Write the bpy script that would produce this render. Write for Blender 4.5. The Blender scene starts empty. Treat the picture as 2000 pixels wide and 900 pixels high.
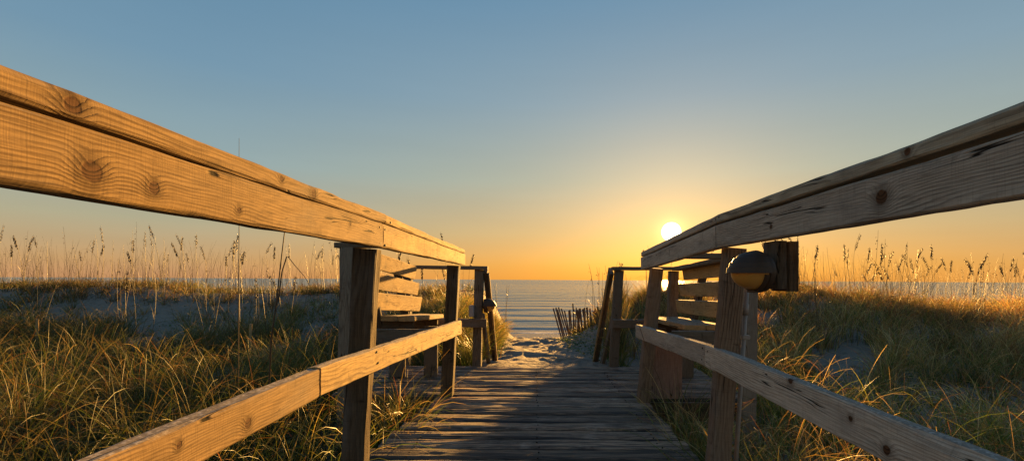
import bpy, math, random
import numpy as np
from mathutils import Vector, Matrix
random.seed(7); rng = np.random.default_rng(11)
sc = bpy.context.scene
col = sc.collection
R = math.radians
F = 889.0; EYE = 0.87; ROLL = R(0.31)

def at(px, py, d):
    """world point seen at photo pixel (px,py) at distance d along the walkway"""
    dx, dy = px - 1045.0, py - 546.0
    u = dx * math.cos(ROLL) + dy * math.sin(ROLL)
    v = -dx * math.sin(ROLL) + dy * math.cos(ROLL)
    return Vector((u / F * d, d, EYE - v / F * d))

# ------------------------------------------------------------------ tagging
def tag(o, label=None, cat=None, group=None, kind=None):
    if label: o['label'] = label
    if cat: o['category'] = cat
    if group: o['group'] = group
    if kind: o['kind'] = kind
    return o
def empty(name, loc=(0, 0, 0), label=None, cat=None, group=None):
    o = bpy.data.objects.new(name, None); col.objects.link(o)
    o.location = loc; o.empty_display_size = .1
    return tag(o, label, cat, group)
def link(name, me, mat=None, parent=None, smooth=False):
    o = bpy.data.objects.new(name, me); col.objects.link(o)
    if mat: me.materials.append(mat)
    if smooth: me.polygons.foreach_set('use_smooth', [True] * len(me.polygons))
    if parent:
        o.parent = parent
        o.matrix_parent_inverse = Matrix.Translation(-Vector(parent.location))
    return o

# ------------------------------------------------------------------ noise
def _h(ix, iy, s):
    n = (ix.astype(np.int64) * 374761393 + iy.astype(np.int64) * 668265263 + s * 1442695041) & 0x7fffffff
    n = (n ^ (n >> 13)) * 1274126177 & 0x7fffffff
    return ((n ^ (n >> 16)) & 0xffff) / 65535.0
def vn(x, y, s=0):
    x = np.asarray(x, float); y = np.asarray(y, float)
    ix, iy = np.floor(x), np.floor(y); fx, fy = x - ix, y - iy
    fx = fx * fx * (3 - 2 * fx); fy = fy * fy * (3 - 2 * fy)
    a, b, c, d = _h(ix, iy, s), _h(ix + 1, iy, s), _h(ix, iy + 1, s), _h(ix + 1, iy + 1, s)
    return (a + (b - a) * fx) * (1 - fy) + (c + (d - c) * fx) * fy - .5
def fbm(x, y, s=0, o=4):
    r = 0; a = 1
    for k in range(o):
        r = r + a * vn(x * 2 ** k, y * 2 ** k, s + k * 17); a *= .5
    return r
def ss(a, b, x):
    t = np.clip((x - a) / (b - a), 0, 1); return t * t * (3 - 2 * t)

# ------------------------------------------------------------------ materials
def newmat(name):
    m = bpy.data.materials.new(name); m.use_nodes = True
    nt = m.node_tree; nt.nodes.clear()
    out = nt.nodes.new('ShaderNodeOutputMaterial'); b = nt.nodes.new('ShaderNodeBsdfPrincipled')
    nt.links.new(b.outputs[0], out.inputs[0])
    return m, nt, b, out
class N:
    def __init__(s, nt): s.nt = nt
    def put(s, sock, v):
        if hasattr(v, 'is_output'): s.nt.links.new(v, sock)
        elif v is not None: sock.default_value = v
    def m(s, op, a, b=None, c=None, clamp=False):
        n = s.nt.nodes.new('ShaderNodeMath'); n.operation = op; n.use_clamp = clamp
        for i, v in enumerate((a, b, c)):
            if v is not None: s.put(n.inputs[i], v)
        return n.outputs[0]
    def vm(s, op, a, b=None, sc=None):
        n = s.nt.nodes.new('ShaderNodeVectorMath'); n.operation = op
        s.put(n.inputs[0], a)
        if b is not None: s.put(n.inputs[1], b)
        if sc is not None: s.put(n.inputs['Scale'], sc)
        return n.outputs['Value'] if op in ('LENGTH', 'DOT_PRODUCT', 'DISTANCE') else n.outputs[0]
    def noise(s, vec, scale=5, detail=4, rough=.55, dist=0):
        n = s.nt.nodes.new('ShaderNodeTexNoise'); s.put(n.inputs['Vector'], vec)
        n.inputs['Scale'].default_value = scale; n.inputs['Detail'].default_value = detail
        n.inputs['Roughness'].default_value = rough; n.inputs['Distortion'].default_value = dist
        return n.outputs[0]
    def ramp(s, fac, stops, interp='LINEAR'):
        n = s.nt.nodes.new('ShaderNodeValToRGB'); s.put(n.inputs[0], fac)
        cr = n.color_ramp; cr.interpolation = interp
        while len(cr.elements) < len(stops): cr.elements.new(.5)
        for e, (p, c) in zip(cr.elements, stops):
            e.position = p; e.color = (*c, 1) if not isinstance(c, (int, float)) else (c, c, c, 1)
        return n.outputs[0]
    def mr(s, v, a, b, c=0., d=1.):
        n = s.nt.nodes.new('ShaderNodeMapRange'); n.interpolation_type = 'SMOOTHSTEP'
        s.put(n.inputs[0], v)
        for i, q in enumerate((a, b, c, d)): n.inputs[i + 1].default_value = q
        return n.outputs[0]
    def mix(s, f, a, b, blend='MIX'):
        n = s.nt.nodes.new('ShaderNodeMix'); n.data_type = 'RGBA'; n.blend_type = blend
        s.put(n.inputs[0], f)
        for sock, v in ((n.inputs[6], a), (n.inputs[7], b)):
            if isinstance(v, tuple) and len(v) == 3: v = (*v, 1)
            s.put(sock, v)
        return n.outputs[2]
    def sep(s, v):
        n = s.nt.nodes.new('ShaderNodeSeparateXYZ'); s.put(n.inputs[0], v); return n.outputs
    def comb(s, x, y, z):
        n = s.nt.nodes.new('ShaderNodeCombineXYZ')
        for i, v in enumerate((x, y, z)): s.put(n.inputs[i], v)
        return n.outputs[0]
    def attr(s, name, out='Vector'):
        n = s.nt.nodes.new('ShaderNodeAttribute'); n.attribute_name = name; return n.outputs[out]
    def bump(s, h, strength=.5, dist=.002, normal=None):
        n = s.nt.nodes.new('ShaderNodeBump'); s.put(n.inputs['Height'], h)
        n.inputs['Strength'].default_value = strength; n.inputs['Distance'].default_value = dist
        if normal is not None: s.put(n.inputs['Normal'], normal)
        return n.outputs[0]

def wood(name, light, dark, knots=(), rings=210., pith=(.07, .055), grey=.3, bump=1., crack=1., stain=.45, rough=.9, auto=True, sap=.35):
    m, nt, b, out = newmat(name); n = N(nt)
    g = n.attr('grain'); u, v, w = n.sep(g)
    # warped distance from the pith
    warp = n.noise(n.comb(n.m('MULTIPLY', u, 1.3), n.m('MULTIPLY', v, 7), n.m('MULTIPLY', w, 7)), 1.0, 3, .5)
    warp2 = n.noise(n.comb(n.m('MULTIPLY', u, 6), n.m('MULTIPLY', v, 22), n.m('MULTIPLY', w, 22)), 1.0, 2, .5)
    rv = n.m('ADD', v, pith[0]); rw = n.m('ADD', w, pith[1])
    r = n.m('SQRT', n.m('ADD', n.m('MULTIPLY', rv, rv), n.m('MULTIPLY', rw, rw)))
    f = n.m('ADD', r, n.m('MULTIPLY', n.m('SUBTRACT', warp, .5), .06))
    f = n.m('ADD', f, n.m('MULTIPLY', n.m('SUBTRACT', warp2, .5), .009))
    core = None; halo = None
    def add_knot(dist, rad):
        nonlocal f, core, halo
        x = n.m('DIVIDE', dist, rad * 1.8)
        e = n.m('POWER', 2.718, n.m('MULTIPLY', n.m('MULTIPLY', x, x), -1.))
        f = n.m('ADD', f, n.m('MULTIPLY', e, rad * 1.35))
        c = n.mr(dist, rad * 1.1, rad * .8)
        h = n.mr(dist, rad * 2.6, rad * .9)
        core = c if core is None else n.m('MAXIMUM', core, c)
        halo = h if halo is None else n.m('MAXIMUM', halo, h)
    wob = n.m('MULTIPLY', n.m('SUBTRACT', n.noise(g, 60, 2), .5), .006)
    for ku, kv, kr in knots:
        dv = n.vm('MULTIPLY', n.vm('SUBTRACT', g, (ku, kv, 0.)), (1., 1., .15))
        add_knot(n.m('ADD', n.vm('LENGTH', dv), wob), kr)
    if auto:
        vo = nt.nodes.new('ShaderNodeTexVoronoi'); vo.inputs['Scale'].default_value = 4.6
        nt.links.new(n.vm('MULTIPLY', g, (1, 1, .25)), vo.inputs['Vector'])
        add_knot(n.m('ADD', n.m('DIVIDE', vo.outputs['Distance'], 4.6), wob), .0105)
    jit = n.noise(n.comb(n.m('MULTIPLY', u, 30), n.m('MULTIPLY', v, 260), n.m('MULTIPLY', w, 260)), 1., 3, .7)
    ph = n.m('FRACT', n.m('ADD', n.m('MULTIPLY', f, rings), n.m('MULTIPLY', n.m('SUBTRACT', jit, .5), .55)))
    ring = n.ramp(ph, [(0, 0.), (.45, .15), (.82, 1.), (.93, .75), (1., 0.)])
    fibre = n.noise(n.comb(n.m('MULTIPLY', u, 14), n.m('MULTIPLY', v, 420), n.m('MULTIPLY', w, 420)), 1., 4, .6)
    blot = n.noise(n.comb(n.m('MULTIPLY', u, 2.5), n.m('MULTIPLY', v, 9), n.m('MULTIPLY', w, 9)), 1., 4, .6)
    # ring contrast fades in and out along the board
    rc = n.mr(n.noise(n.comb(n.m('MULTIPLY', u, 2.), n.m('MULTIPLY', v, 15), w), 1., 2), .3, .7, .25, 1.)
    ringc = n.m('MULTIPLY', ring, rc)
    c = n.mix(n.m('MULTIPLY', ringc, .95), light, dark)
    c = n.mix(n.m('MULTIPLY', n.mr(fibre, .35, .75), .6), c, tuple(x * .55 for x in dark))
    c = n.mix(n.m('MULTIPLY', n.mr(blot, .45, .75), grey), c, (.20, .19, .175))
    c = n.mix(n.m('MULTIPLY', n.mr(blot, .52, .25), sap), c, tuple(min(1, x * 1.25) for x in light))
    st = n.noise(n.comb(n.m('MULTIPLY', u, 5), n.m('MULTIPLY', v, 5), n.m('MULTIPLY', w, 5)), 1., 5, .65)
    c = n.mix(n.m('MULTIPLY', n.mr(st, .55, .72), stain), c, (.085, .07, .055))
    saw = n.noise(n.comb(n.m('MULTIPLY', u, 420), n.m('MULTIPLY', v, 12), n.m('MULTIPLY', w, 12)), 1., 2, .6)
    c = n.mix(n.m('MULTIPLY', n.mr(saw, .5, .7), .22), c, tuple(x * .8 for x in dark))
    if core is not None:
        c = n.mix(n.m('MULTIPLY', halo, .6), c, tuple(x * .7 for x in dark))
        kc = n.mix(ring, (.10, .05, .024), (.035, .018, .01))
        c = n.mix(core, c, kc)
    # upward faces weather grey and hold pale grit
    nz = n.sep(nt.nodes.new('ShaderNodeNewGeometry').outputs['Normal'])[2]
    grit = n.noise(g, 130, 3, .7)
    tc_ = n.mix(n.mr(grit, .45, .68), (.20, .175, .15), (.48, .44, .40))
    c = n.mix(n.m('MULTIPLY', n.mr(nz, .75, .97), .8), c, tc_)
    # long drying cracks
    cr = n.noise(n.comb(n.m('MULTIPLY', u, 1.1), n.m('MULTIPLY', v, 30), n.m('MULTIPLY', w, 14)), 1., 2, .5, .3)
    cm = n.noise(n.comb(n.m('MULTIPLY', u, 2.2), n.m('MULTIPLY', v, 8), n.m('ADD', w, 5.)), 1., 1, .5)
    ck = n.m('MULTIPLY', n.mr(n.m('ABSOLUTE', n.m('SUBTRACT', cr, .5)), .008, .0015), n.mr(cm, .5, .56))
    ck = n.m('MULTIPLY', ck, crack)
    sm = n.noise(n.comb(n.m('MULTIPLY', u, 18), n.m('MULTIPLY', v, 8), n.m('MULTIPLY', w, 8)), 1., 3, .6)
    c = n.mix(n.m('MULTIPLY', n.mr(sm, .60, .72), stain), c, tuple(x * .5 for x in dark))
    c = n.mix(ck, c, (.02, .015, .01))
    nt.links.new(c, b.inputs['Base Color'])
    b.inputs['Roughness'].default_value = rough
    b.inputs['Specular IOR Level'].default_value = .1
    h = n.m('ADD', n.m('MULTIPLY', ringc, .55), n.m('MULTIPLY', fibre, .6))
    h = n.m('ADD', n.m('SUBTRACT', h, n.m('MULTIPLY', ck, 2.5)), n.m('MULTIPLY', saw, .25))
    if core is not None: h = n.m('SUBTRACT', h, n.m('MULTIPLY', core, .5))
    nt.links.new(n.bump(h, .55 * bump, .0016), b.inputs['Normal'])
    return m

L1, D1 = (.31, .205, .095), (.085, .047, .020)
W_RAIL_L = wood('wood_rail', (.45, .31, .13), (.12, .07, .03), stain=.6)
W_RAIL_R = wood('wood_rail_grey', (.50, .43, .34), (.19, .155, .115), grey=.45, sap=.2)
W_BENCH = wood('wood_bench', (.47, .33, .155), (.15, .09, .04), rings=170)
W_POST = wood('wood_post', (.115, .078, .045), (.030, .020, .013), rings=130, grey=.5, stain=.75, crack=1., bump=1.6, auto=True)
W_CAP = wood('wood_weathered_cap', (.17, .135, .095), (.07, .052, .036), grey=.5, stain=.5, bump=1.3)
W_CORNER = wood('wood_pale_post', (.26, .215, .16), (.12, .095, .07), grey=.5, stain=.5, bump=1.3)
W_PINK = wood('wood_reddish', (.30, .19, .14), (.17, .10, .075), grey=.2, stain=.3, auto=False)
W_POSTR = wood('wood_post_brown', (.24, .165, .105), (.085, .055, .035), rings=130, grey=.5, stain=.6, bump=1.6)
W_PICK = wood('wood_picket', (.13, .09, .065), (.06, .042, .03), grey=.4, auto=False, stain=.5)

# ------------------------------------------------------------------ boards
def board_me(p0, p1, w, h, h1=None, side=None, seg=.04, off=None, rough=.0012, wane=.0035, bow=.004, cut=.0, us=0., seed=None):
    """timber from p0 to p1 (centre line), w across (horizontal), h tall; returns mesh with 'grain' attribute.
    grain = (length from p0, height from centre, across from centre) + off"""
    p0, p1 = Vector(p0), Vector(p1); Lv = p1 - p0; Ln = Lv.length; L = Lv.normalized()
    if side is None:
        side = L.cross(Vector((0, 0, 1)))
        if side.length < .3: side = Vector((1, 0, 0))
    side = (Vector(side) - Vector(side).dot(L) * L).normalized(); up = side.cross(L)
    if up.z < -.01: up = -up
    if abs(L.z) > .8 and up.y > 0: up = -up
    h1 = h if h1 is None else h1
    s = seed if seed is not None else random.randint(0, 9999)
    n = max(2, int(Ln / seg)); k = 5
    prof = []   # unit rounded rectangle, (-.5..5)
    rr = .004
    def edge(a, b, m):
        for i in range(m): prof.append((a[0] + (b[0] - a[0]) * i / m, a[1] + (b[1] - a[1]) * i / m))
    rx, ry = rr / w, rr / max(h, h1)
    A = [(-.5 + rx, -.5), (.5 - rx, -.5), (.5, -.5 + ry), (.5, .5 - ry), (.5 - rx, .5), (-.5 + rx, .5), (-.5, .5 - ry), (-.5, -.5 + ry)]
    for i in range(8): edge(A[i], A[(i + 1) % 8], k if i % 2 == 0 else 2)
    P = np.array(prof); m = len(P)
    t = np.linspace(0, 1, n + 1)
    T, I = np.meshgrid(t, np.arange(m), indexing='ij')
    hx = P[I, 0]; hy = P[I, 1]
    corner = (np.abs(hx) > .5 - rx * 1.5) & (np.abs(hy) > .5 - ry * 1.5)
    H = h + (h1 - h) * T
    cx = hx * w; cy = hy * H
    uu = T * Ln
    d = fbm(uu * 9 + s, I * .37 + s * .1, s, 3) * rough * 2
    wn = np.where(corner, np.maximum(0, fbm(uu * 4.5 + s, np.round(np.sign(hx) + 2 * np.sign(hy)) * 9.1, s + 3, 3)) * wane * 1.3, 0)
    sx = np.sign(cx); sy = np.sign(cy)
    cx = cx + np.where(np.abs(hx) > .49, sx * d, 0) - sx * wn
    cy = cy + np.where(np.abs(hy) > .49, sy * d, 0) - sy * wn
    bx = vn(uu * .9 + s * 1.3, np.zeros_like(uu), s + 5) * bow
    by = vn(uu * .9 + s * 2.1, np.zeros_like(uu), s + 6) * bow
    le = np.where((T == 0) | (T == 1), vn(hx * 3 + s, hy * 3, s) * cut, 0)
    up, side_, L_, p0_ = map(np.array, (up, side, L, p0))
    V = p0_ + (uu + le)[..., None] * L_ + (cx + bx)[..., None] * side_ + (cy + by)[..., None] * up
    off = off if off is not None else (random.uniform(0, 50), random.uniform(-.03, .03), random.uniform(-.02, .03) + random.randint(0, 9) * .0)
    G = np.stack([uu + off[0] + us, cy + off[1], cx + off[2]], -1)
    V = V.reshape(-1, 3); G = G.reshape(-1, 3)
    faces = []
    for i in range(n):
        for j in range(m):
            a = i * m + j; b_ = i * m + (j + 1) % m
            faces.append((a, b_, b_ + m, a + m))
    faces.append(tuple(range(m))[::-1]); faces.append(tuple(n * m + j for j in range(m)))
    me = bpy.data.meshes.new('board'); me.from_pydata(V.tolist(), [], faces)
    at_ = me.attributes.new('grain', 'FLOAT_VECTOR', 'POINT'); at_.data.foreach_set('vector', G.ravel())
    # make sure faces look outward
    import bmesh
    bm = bmesh.new(); bm.from_mesh(me); bmesh.ops.recalc_face_normals(bm, faces=bm.faces); bm.to_mesh(me); bm.free()
    sm = [True] * len(me.polygons); sm[-1] = sm[-2] = False
    return me
def board(name, p0, p1, w, h, mat, parent, **k):
    lab = k.pop('label', None)
    o = link(name, board_me(p0, p1, w, h, **k), mat, parent)
    if lab: o['label'] = lab
    return o

def cyl_me(p0, p1, r, r1=None, seg=10, rings=1):
    p0, p1 = Vector(p0), Vector(p1); d = (p1 - p0).normalized()
    a = d.orthogonal().normalized(); b = d.cross(a); r1 = r if r1 is None else r1
    V = []; Fc = []
    for i in range(rings + 1):
        t = i / rings; c = p0.lerp(p1, t); q = r + (r1 - r) * t
        for j in range(seg):
            th = 2 * math.pi * j / seg; V.append(c + a * math.cos(th) * q + b * math.sin(th) * q)
    for i in range(rings):
        for j in range(seg):
            x = i * seg + j; y = i * seg + (j + 1) % seg; Fc.append((x, y, y + seg, x + seg))
    Fc.append(tuple(range(seg))[::-1]); Fc.append(tuple(rings * seg + j for j in range(seg)))
    me = bpy.data.meshes.new('rod'); me.from_pydata([tuple(v) for v in V], [], Fc); return me

def plain(name, c, rough=.6, metal=0., spec=.5, noise=.25, scale=40, **kw):
    m, nt, b, out = newmat(name); n = N(nt)
    tc = nt.nodes.new('ShaderNodeTexCoord').outputs['Object']
    f = n.noise(tc, scale, 4)
    nt.links.new(n.mix(n.m('MULTIPLY', n.mr(f, .35, .7), noise), c, tuple(x * .45 for x in c)), b.inputs['Base Color'])
    b.inputs['Roughness'].default_value = rough; b.inputs['Metallic'].default_value = metal
    b.inputs['Specular IOR Level'].default_value = spec
    nt.links.new(n.bump(f, .15, .001), b.inputs['Normal'])
    return m
M_NAIL = plain('rusty_steel', (.03, .018, .012), .8, 0.)
M_PVC = plain('pale_pvc', (.27, .235, .20), .55)
M_HOOD = plain('dark_bronze_paint', (.050, .029, .016), .5, 0., spec=.35, noise=.3, scale=14)
M_BOX = plain('grey_plastic', (.28, .29, .3), .5)
M_WIRE = plain('galvanised_wire', (.18, .15, .13), .5, .7)

# ------------------------------------------------------------------ ground height
def ground_z(X, Y):
    X = np.asarray(X, float); Y = np.asarray(Y, float)
    c = .53 - .09 * ss(1, 3, X) - .14 * ss(6.2, 8.0, X) + .16 * vn(X * .33 + 4.2, Y * .05, 2) + .10 * vn(X * .9, Y * .2, 5)
    c = c + .16 * np.exp(-((X + 11.) / 2.2) ** 2) + .20 * np.exp(-((X - 5.4) / .9) ** 2)
    base = -.30 + .06 * vn(X * .8, Y * .8, 9)
    rise = ss(4.6, 10.8, Y + .5 * vn(X * .5, 0 * X, 21))
    side = np.where(X < 0, ss(7.2, 10.6, Y + .6 * vn(X * .6, 0 * X, 22)), rise)
    rise = np.where(X < 0, .45 * rise + .55 * side, .35 * rise + .65 * ss(3.6, 9.2, Y + .5 * vn(X * .5, 0 * X, 23)))
    z = base + (c - base) * rise
    z = z + .34 * np.exp(-(((X - 2.25) / .62) ** 2 + ((Y - 7.3) / 1.0) ** 2))
    z = z + .40 * np.exp(-(((X + 1.45) / .7) ** 2 + ((Y - 7.2) / 1.3) ** 2))
    z = z + .07 * fbm(X * 1.3, Y * 1.3, 31, 3) * ss(4.2, 6, Y)
    fall = ss(12.2, 21, Y)
    z = z + (-2.42 - z) * fall
    px = np.interp(Y, [0, 4.40, 4.56, 6, 7.4, 8.5, 10, 13, 18, 22], [-.3, -.28, -.035, -.09, -.16, -.25, -.42, -.82, -2.0, -2.42])
    xc = np.interp(Y, [4.5, 8.5, 12], [.13, .07, .07])
    d = X - xc
    hw = np.interp(Y, [4.5, 6, 8.5, 12], [.62, .50, .34, .6])
    foot = .055 * fbm(X * 4.5, Y * 3.2, 41, 3) + .028 * vn(X * 13, Y * 9, 43)
    px = px + foot * ss(4.5, 5.2, Y) * (1 - ss(14, 18, Y))
    t = ss(0, 1, (np.abs(d) - hw) / np.where(d < 0, .95, 1.15 + .45 * np.maximum(0, Y - 7.5)))
    t = np.where(Y < 4.56, 1 - (1 - ss(.6, 2.2, np.abs(X))), t)
    z = px + (z - px) * t
    z = np.where((Y < 4.5) & (np.abs(X) < 1.75), np.minimum(z, -.2), z)
    z = z - .1 * ss(22, 27, Y) - .6 * ss(27, 45, Y)
    return z

def grid_mesh(xs, ys, zf):
    X, Y = np.meshgrid(xs, ys); Z = zf(X, Y)
    V = np.stack([X, Y, Z], -1).reshape(-1, 3); nx, ny = len(xs), len(ys)
    idx = np.arange(nx * ny).reshape(ny, nx)
    Fq = np.stack([idx[:-1, :-1], idx[:-1, 1:], idx[1:, 1:], idx[1:, :-1]], -1).reshape(-1, 4)
    me = bpy.data.meshes.new('grid')
    me.vertices.add(len(V)); me.vertices.foreach_set('co', V.ravel())
    me.loops.add(Fq.size); me.loops.foreach_set('vertex_index', Fq.ravel())
    me.polygons.add(len(Fq)); me.polygons.foreach_set('loop_start', np.arange(len(Fq)) * 4)
    me.update(calc_edges=True); me.validate()
    return me
def spaced(*segs):
    r = []
    for a, b, s in segs: r += list(np.arange(a, b - 1e-6, s))
    return np.array(r + [segs[-1][1]])

m, nt, b, out = newmat('dune_sand'); n = N(nt)
P = nt.nodes.new('ShaderNodeNewGeometry').outputs['Position']
f1 = n.noise(P, 2.2, 5); f2 = n.noise(P, 40, 4, .7); f3 = n.noise(P, 9, 5, .6, .5)
c = n.mix(f1, (.27, .222, .175), (.19, .155, .122))
c = n.mix(n.m('MULTIPLY', n.mr(f3, .52, .66), .65), c, (.10, .075, .045))
yy = n.sep(P)[1]; wet = n.mr(yy, 21.5, 26.)
c = n.mix(wet, c, (.16, .14, .125))
nt.links.new(c, b.inputs['Base Color'])
nt.links.new(n.mr(yy, 23.5, 26.5, .9, .25), b.inputs['Roughness'])
b.inputs['Specular IOR Level'].default_value = .3
foot = n.noise(P, 7.5, 3, .55, .4)
nt.links.new(n.bump(n.m('ADD', n.m('MULTIPLY', f2, .25), foot), 1., .05), b.inputs['Normal'])
M_SAND = m
g = link('sand_ground', grid_mesh(spaced((-900, -60, 60), (-60, -14, 2), (-14, -2, .16), (-2, 2.4, .035), (2.4, 14, .16), (14, 60, 2), (60, 900, 60)),
                       spaced((-40, -2, 2), (-2, 4.3, .18), (4.3, 9.5, .035), (9.5, 13, .12), (13, 24, .5), (24, 60, 2)), ground_z), M_SAND, smooth=True)
tag(g, kind='structure')

# ------------------------------------------------------------------ sea
def sea_z(X, Y):
    ph = Y + 4.5 * vn(X * .025, Y * .05, 71) + 1.6 * vn(X * .11, Y * .16, 72)
    amp = .06 * ss(26, 40, Y) * (1 - ss(120, 400, Y))
    z = amp * (np.sin(ph * .95) + .6 * np.sin(ph * .43 + 1.3)) + .05 * vn(X * .25, Y * .9, 73) * (1 - ss(80, 200, Y))
    br = np.exp(-((ph - 33.5) / .7) ** 2) * .10 + np.exp(-((ph - 30.) / .5) ** 2) * .10
    return -2.60 + z * .8 + br * (.6 + vn(X * .12, Y * 0, 75))
m, nt, b, out = newmat('sea_water'); n = N(nt)
P = nt.nodes.new('ShaderNodeNewGeometry').outputs['Position']
w1 = n.noise(n.vm('MULTIPLY', P, (.30, 1.0, 1.)), 1.1, 5, .6)
w2 = n.noise(n.vm('MULTIPLY', P, (.05, .22, 1.)), 1.0, 4, .55)
w3 = n.noise(n.vm('MULTIPLY', P, (.004, .03, 1.)), 1.0, 4, .6)
hh = n.m('ADD', n.m('MULTIPLY', w1, .14), n.m('ADD', n.m('MULTIPLY', w2, .7), n.m('MULTIPLY', w3, 1.5)))
yy0 = n.sep(P)[1]
tl = n.noise(n.vm('MULTIPLY', P, (.006, .05, 1.)), 1.0, 4, .6)
nb = n.vm('NORMALIZE', n.vm('ADD', n.bump(hh, 1., 1.), n.comb(0., n.m('MULTIPLY', n.m('MULTIPLY', n.mr(tl, .3, .7, .3, 1.), n.mr(yy0, 30., 420., .3, 1.)), -.09), 0.)))
nt.links.new(nb, b.inputs['Normal'])
yy = n.sep(P)[1]
fo = n.noise(n.vm('MULTIPLY', P, (.35, 1.3, 1)), 1.5, 6, .7)
foam = n.m('MULTIPLY', n.mr(fo, .46, .58), n.mr(yy, 33.5, 29.))
nt.links.new(n.mix(foam, (.17, .18, .17), (.65, .63, .6)), b.inputs['Base Color'])
nt.links.new(n.m('ADD', n.m('MULTIPLY', foam, .5), .16), b.inputs['Roughness'])
b.inputs['IOR'].default_value = 1.33
o = link('sea', grid_mesh(spaced((-7000, -400, 600), (-400, -40, 20), (-40, 40, .8), (40, 400, 20), (400, 7000, 600)),
                          spaced((26.5, 60, .16), (60, 140, .8), (140, 500, 12), (500, 9000, 500)), sea_z), m, smooth=True)
tag(o, kind='structure')

# ------------------------------------------------------------------ boardwalk deck
def deck_mesh():
    Vs, Fs, Gs = [], [], []; Ts = []; nv = 0
    def plank(x0, x1, y0, y1, s):
        nonlocal nv
        nx = max(20, int((x1 - x0) / .012)); ny = 12
        xs = np.linspace(x0, x1, nx + 1); ys = np.linspace(y0, y1, ny + 1)
        X, Y = np.meshgrid(xs, ys)
        t = (Y - y0) / (y1 - y0)
        gro = fbm(X * 2.2 + s * 3.1, Y * 95, s, 3)
        z = .009 * gro + .006 * vn(X * 1.2 + s, Y * 0 + s, s + 1) + random.uniform(-.003, .003)
        z += (t - .5) * random.uniform(-.006, .006) - .0022 * (2 * t - 1) ** 2
        z -= .011 * (ss(.12, 0, t) + ss(.88, 1, t)) * (1 + vn(X * 9, Y, s + 2))
        z -= .010 * np.maximum(0, vn(X * 5 + s, Y * 30, s + 4) - .28) * 5 * .4
        z = np.minimum(z, -.0) if False else z
        Y = Y + np.where((t == 0) | (t == 1), vn(X * 11, t * 7, s + 8) * .007, 0)
        top = np.stack([X, Y, z], -1)
        bot = top.copy(); bot[..., 2] = -.038
        V = np.concatenate([top.reshape(-1, 3), bot.reshape(-1, 3)]); Nn = (nx + 1) * (ny + 1)
        idx = np.arange(Nn).reshape(ny + 1, nx + 1)
        q = [np.stack([idx[:-1, :-1], idx[:-1, 1:], idx[1:, 1:], idx[1:, :-1]], -1).reshape(-1, 4)]
        def skirt(line):
            a, c_ = line[:-1], line[1:]; return np.stack([a, a + Nn, c_ + Nn, c_], -1)
        q += [skirt(idx[0]), skirt(idx[-1][::-1]), skirt(idx[:, 0][::-1]), skirt(idx[:, -1])]
        Fs.append(np.concatenate(q) + nv); Vs.append(V)
        Gs.append(V * [1, 1, 1] + [s * 7.3, s * .31, 0]); Ts.append(np.full(len(V), random.random())); nv += len(V)
    y = -1.4; s = 1
    while y < 3.28:
        w = random.uniform(.125, .138)
        xl = -.72 - .105 * (3.35 - max(y, .8)) + random.uniform(-.012, .012); xr = .806 + random.uniform(-.012, .014)
        plank(xl, xr, y, y + w, s); y += w + random.uniform(.009, .019); s += 1
    y += .004
    while y < 4.46:
        w = random.uniform(.128, .14)
        plank(-1.52 + random.uniform(-.012, .012), 1.60 + random.uniform(-.012, .014), y, y + w, s); y += w + random.uniform(.009, .017); s += 1
    V = np.concatenate(Vs); Fq = np.concatenate(Fs); G = np.concatenate(Gs)
    me = bpy.data.meshes.new('deck')
    me.vertices.add(len(V)); me.vertices.foreach_set('co', V.ravel())
    me.loops.add(Fq.size); me.loops.foreach_set('vertex_index', Fq.ravel())
    me.polygons.add(len(Fq)); me.polygons.foreach_set('loop_start', np.arange(len(Fq)) * 4)
    me.update(calc_edges=True)
    a = me.attributes.new('grain', 'FLOAT_VECTOR', 'POINT'); a.data.foreach_set('vector', G.ravel())
    a = me.attributes.new('tone', 'FLOAT', 'POINT'); a.data.foreach_set('value', np.concatenate(Ts))
    return me
m, nt, b, out = newmat('deck_planks'); n = N(nt)
g_ = n.attr('grain'); u, v, w = n.sep(g_)
fi = n.noise(n.comb(n.m('MULTIPLY', u, 7.), n.m('MULTIPLY', v, 190), w), 1., 5, .7)
fi2 = n.noise(n.comb(n.m('MULTIPLY', u, 1.2), n.m('MULTIPLY', v, 45), w), 1., 3, .6)
bl = n.noise(g_, 4.5, 5, .65)
c = n.mix(n.mr(fi, .36, .68), (.045, .028, .017), (.37, .24, .15))
c = n.mix(n.m('MULTIPLY', n.mr(fi2, .48, .58), .85), c, (.018, .013, .010))
c = n.mix(n.m('MULTIPLY', n.m('MULTIPLY', n.mr(bl, .52, .68), n.mr(fi, .4, .6)), .6), c, (.36, .28, .215))
c = n.vm('SCALE', c, sc=n.mr(n.attr('tone', 'Fac'), 0., 1., .55, 1.45))
c = n.mix(n.m('MULTIPLY', n.mr(w, -.006, -.016), .95), c, (.012, .010, .009))
nt.links.new(c, b.inputs['Base Color']); b.inputs['Roughness'].default_value = .62
nt.links.new(n.bump(n.m('ADD', fi, n.m('MULTIPLY', fi2, .8)), 1., .0045), b.inputs['Normal'])
o = link('boardwalk', deck_mesh(), m); tag(o, kind='structure')
import bmesh
bm = bmesh.new(); yv = -1.33
while yv < 4.4:
    for xx in (-.62, .02, .66):
        for dy_ in (-.03, .03):
            q = bmesh.ops.create_cone(bm, cap_ends=True, segments=8, radius1=.0045, radius2=.004, depth=.006)['verts']
            bmesh.ops.translate(bm, verts=q, vec=(xx + random.uniform(-.008, .008), yv + dy_ + random.uniform(-.008, .008), .001))
    yv += .1435
me = bpy.data.meshes.new('nails'); bm.to_mesh(me); bm.free()
tag(link('nail_heads', me, M_NAIL, o), kind='stuff')
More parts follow.
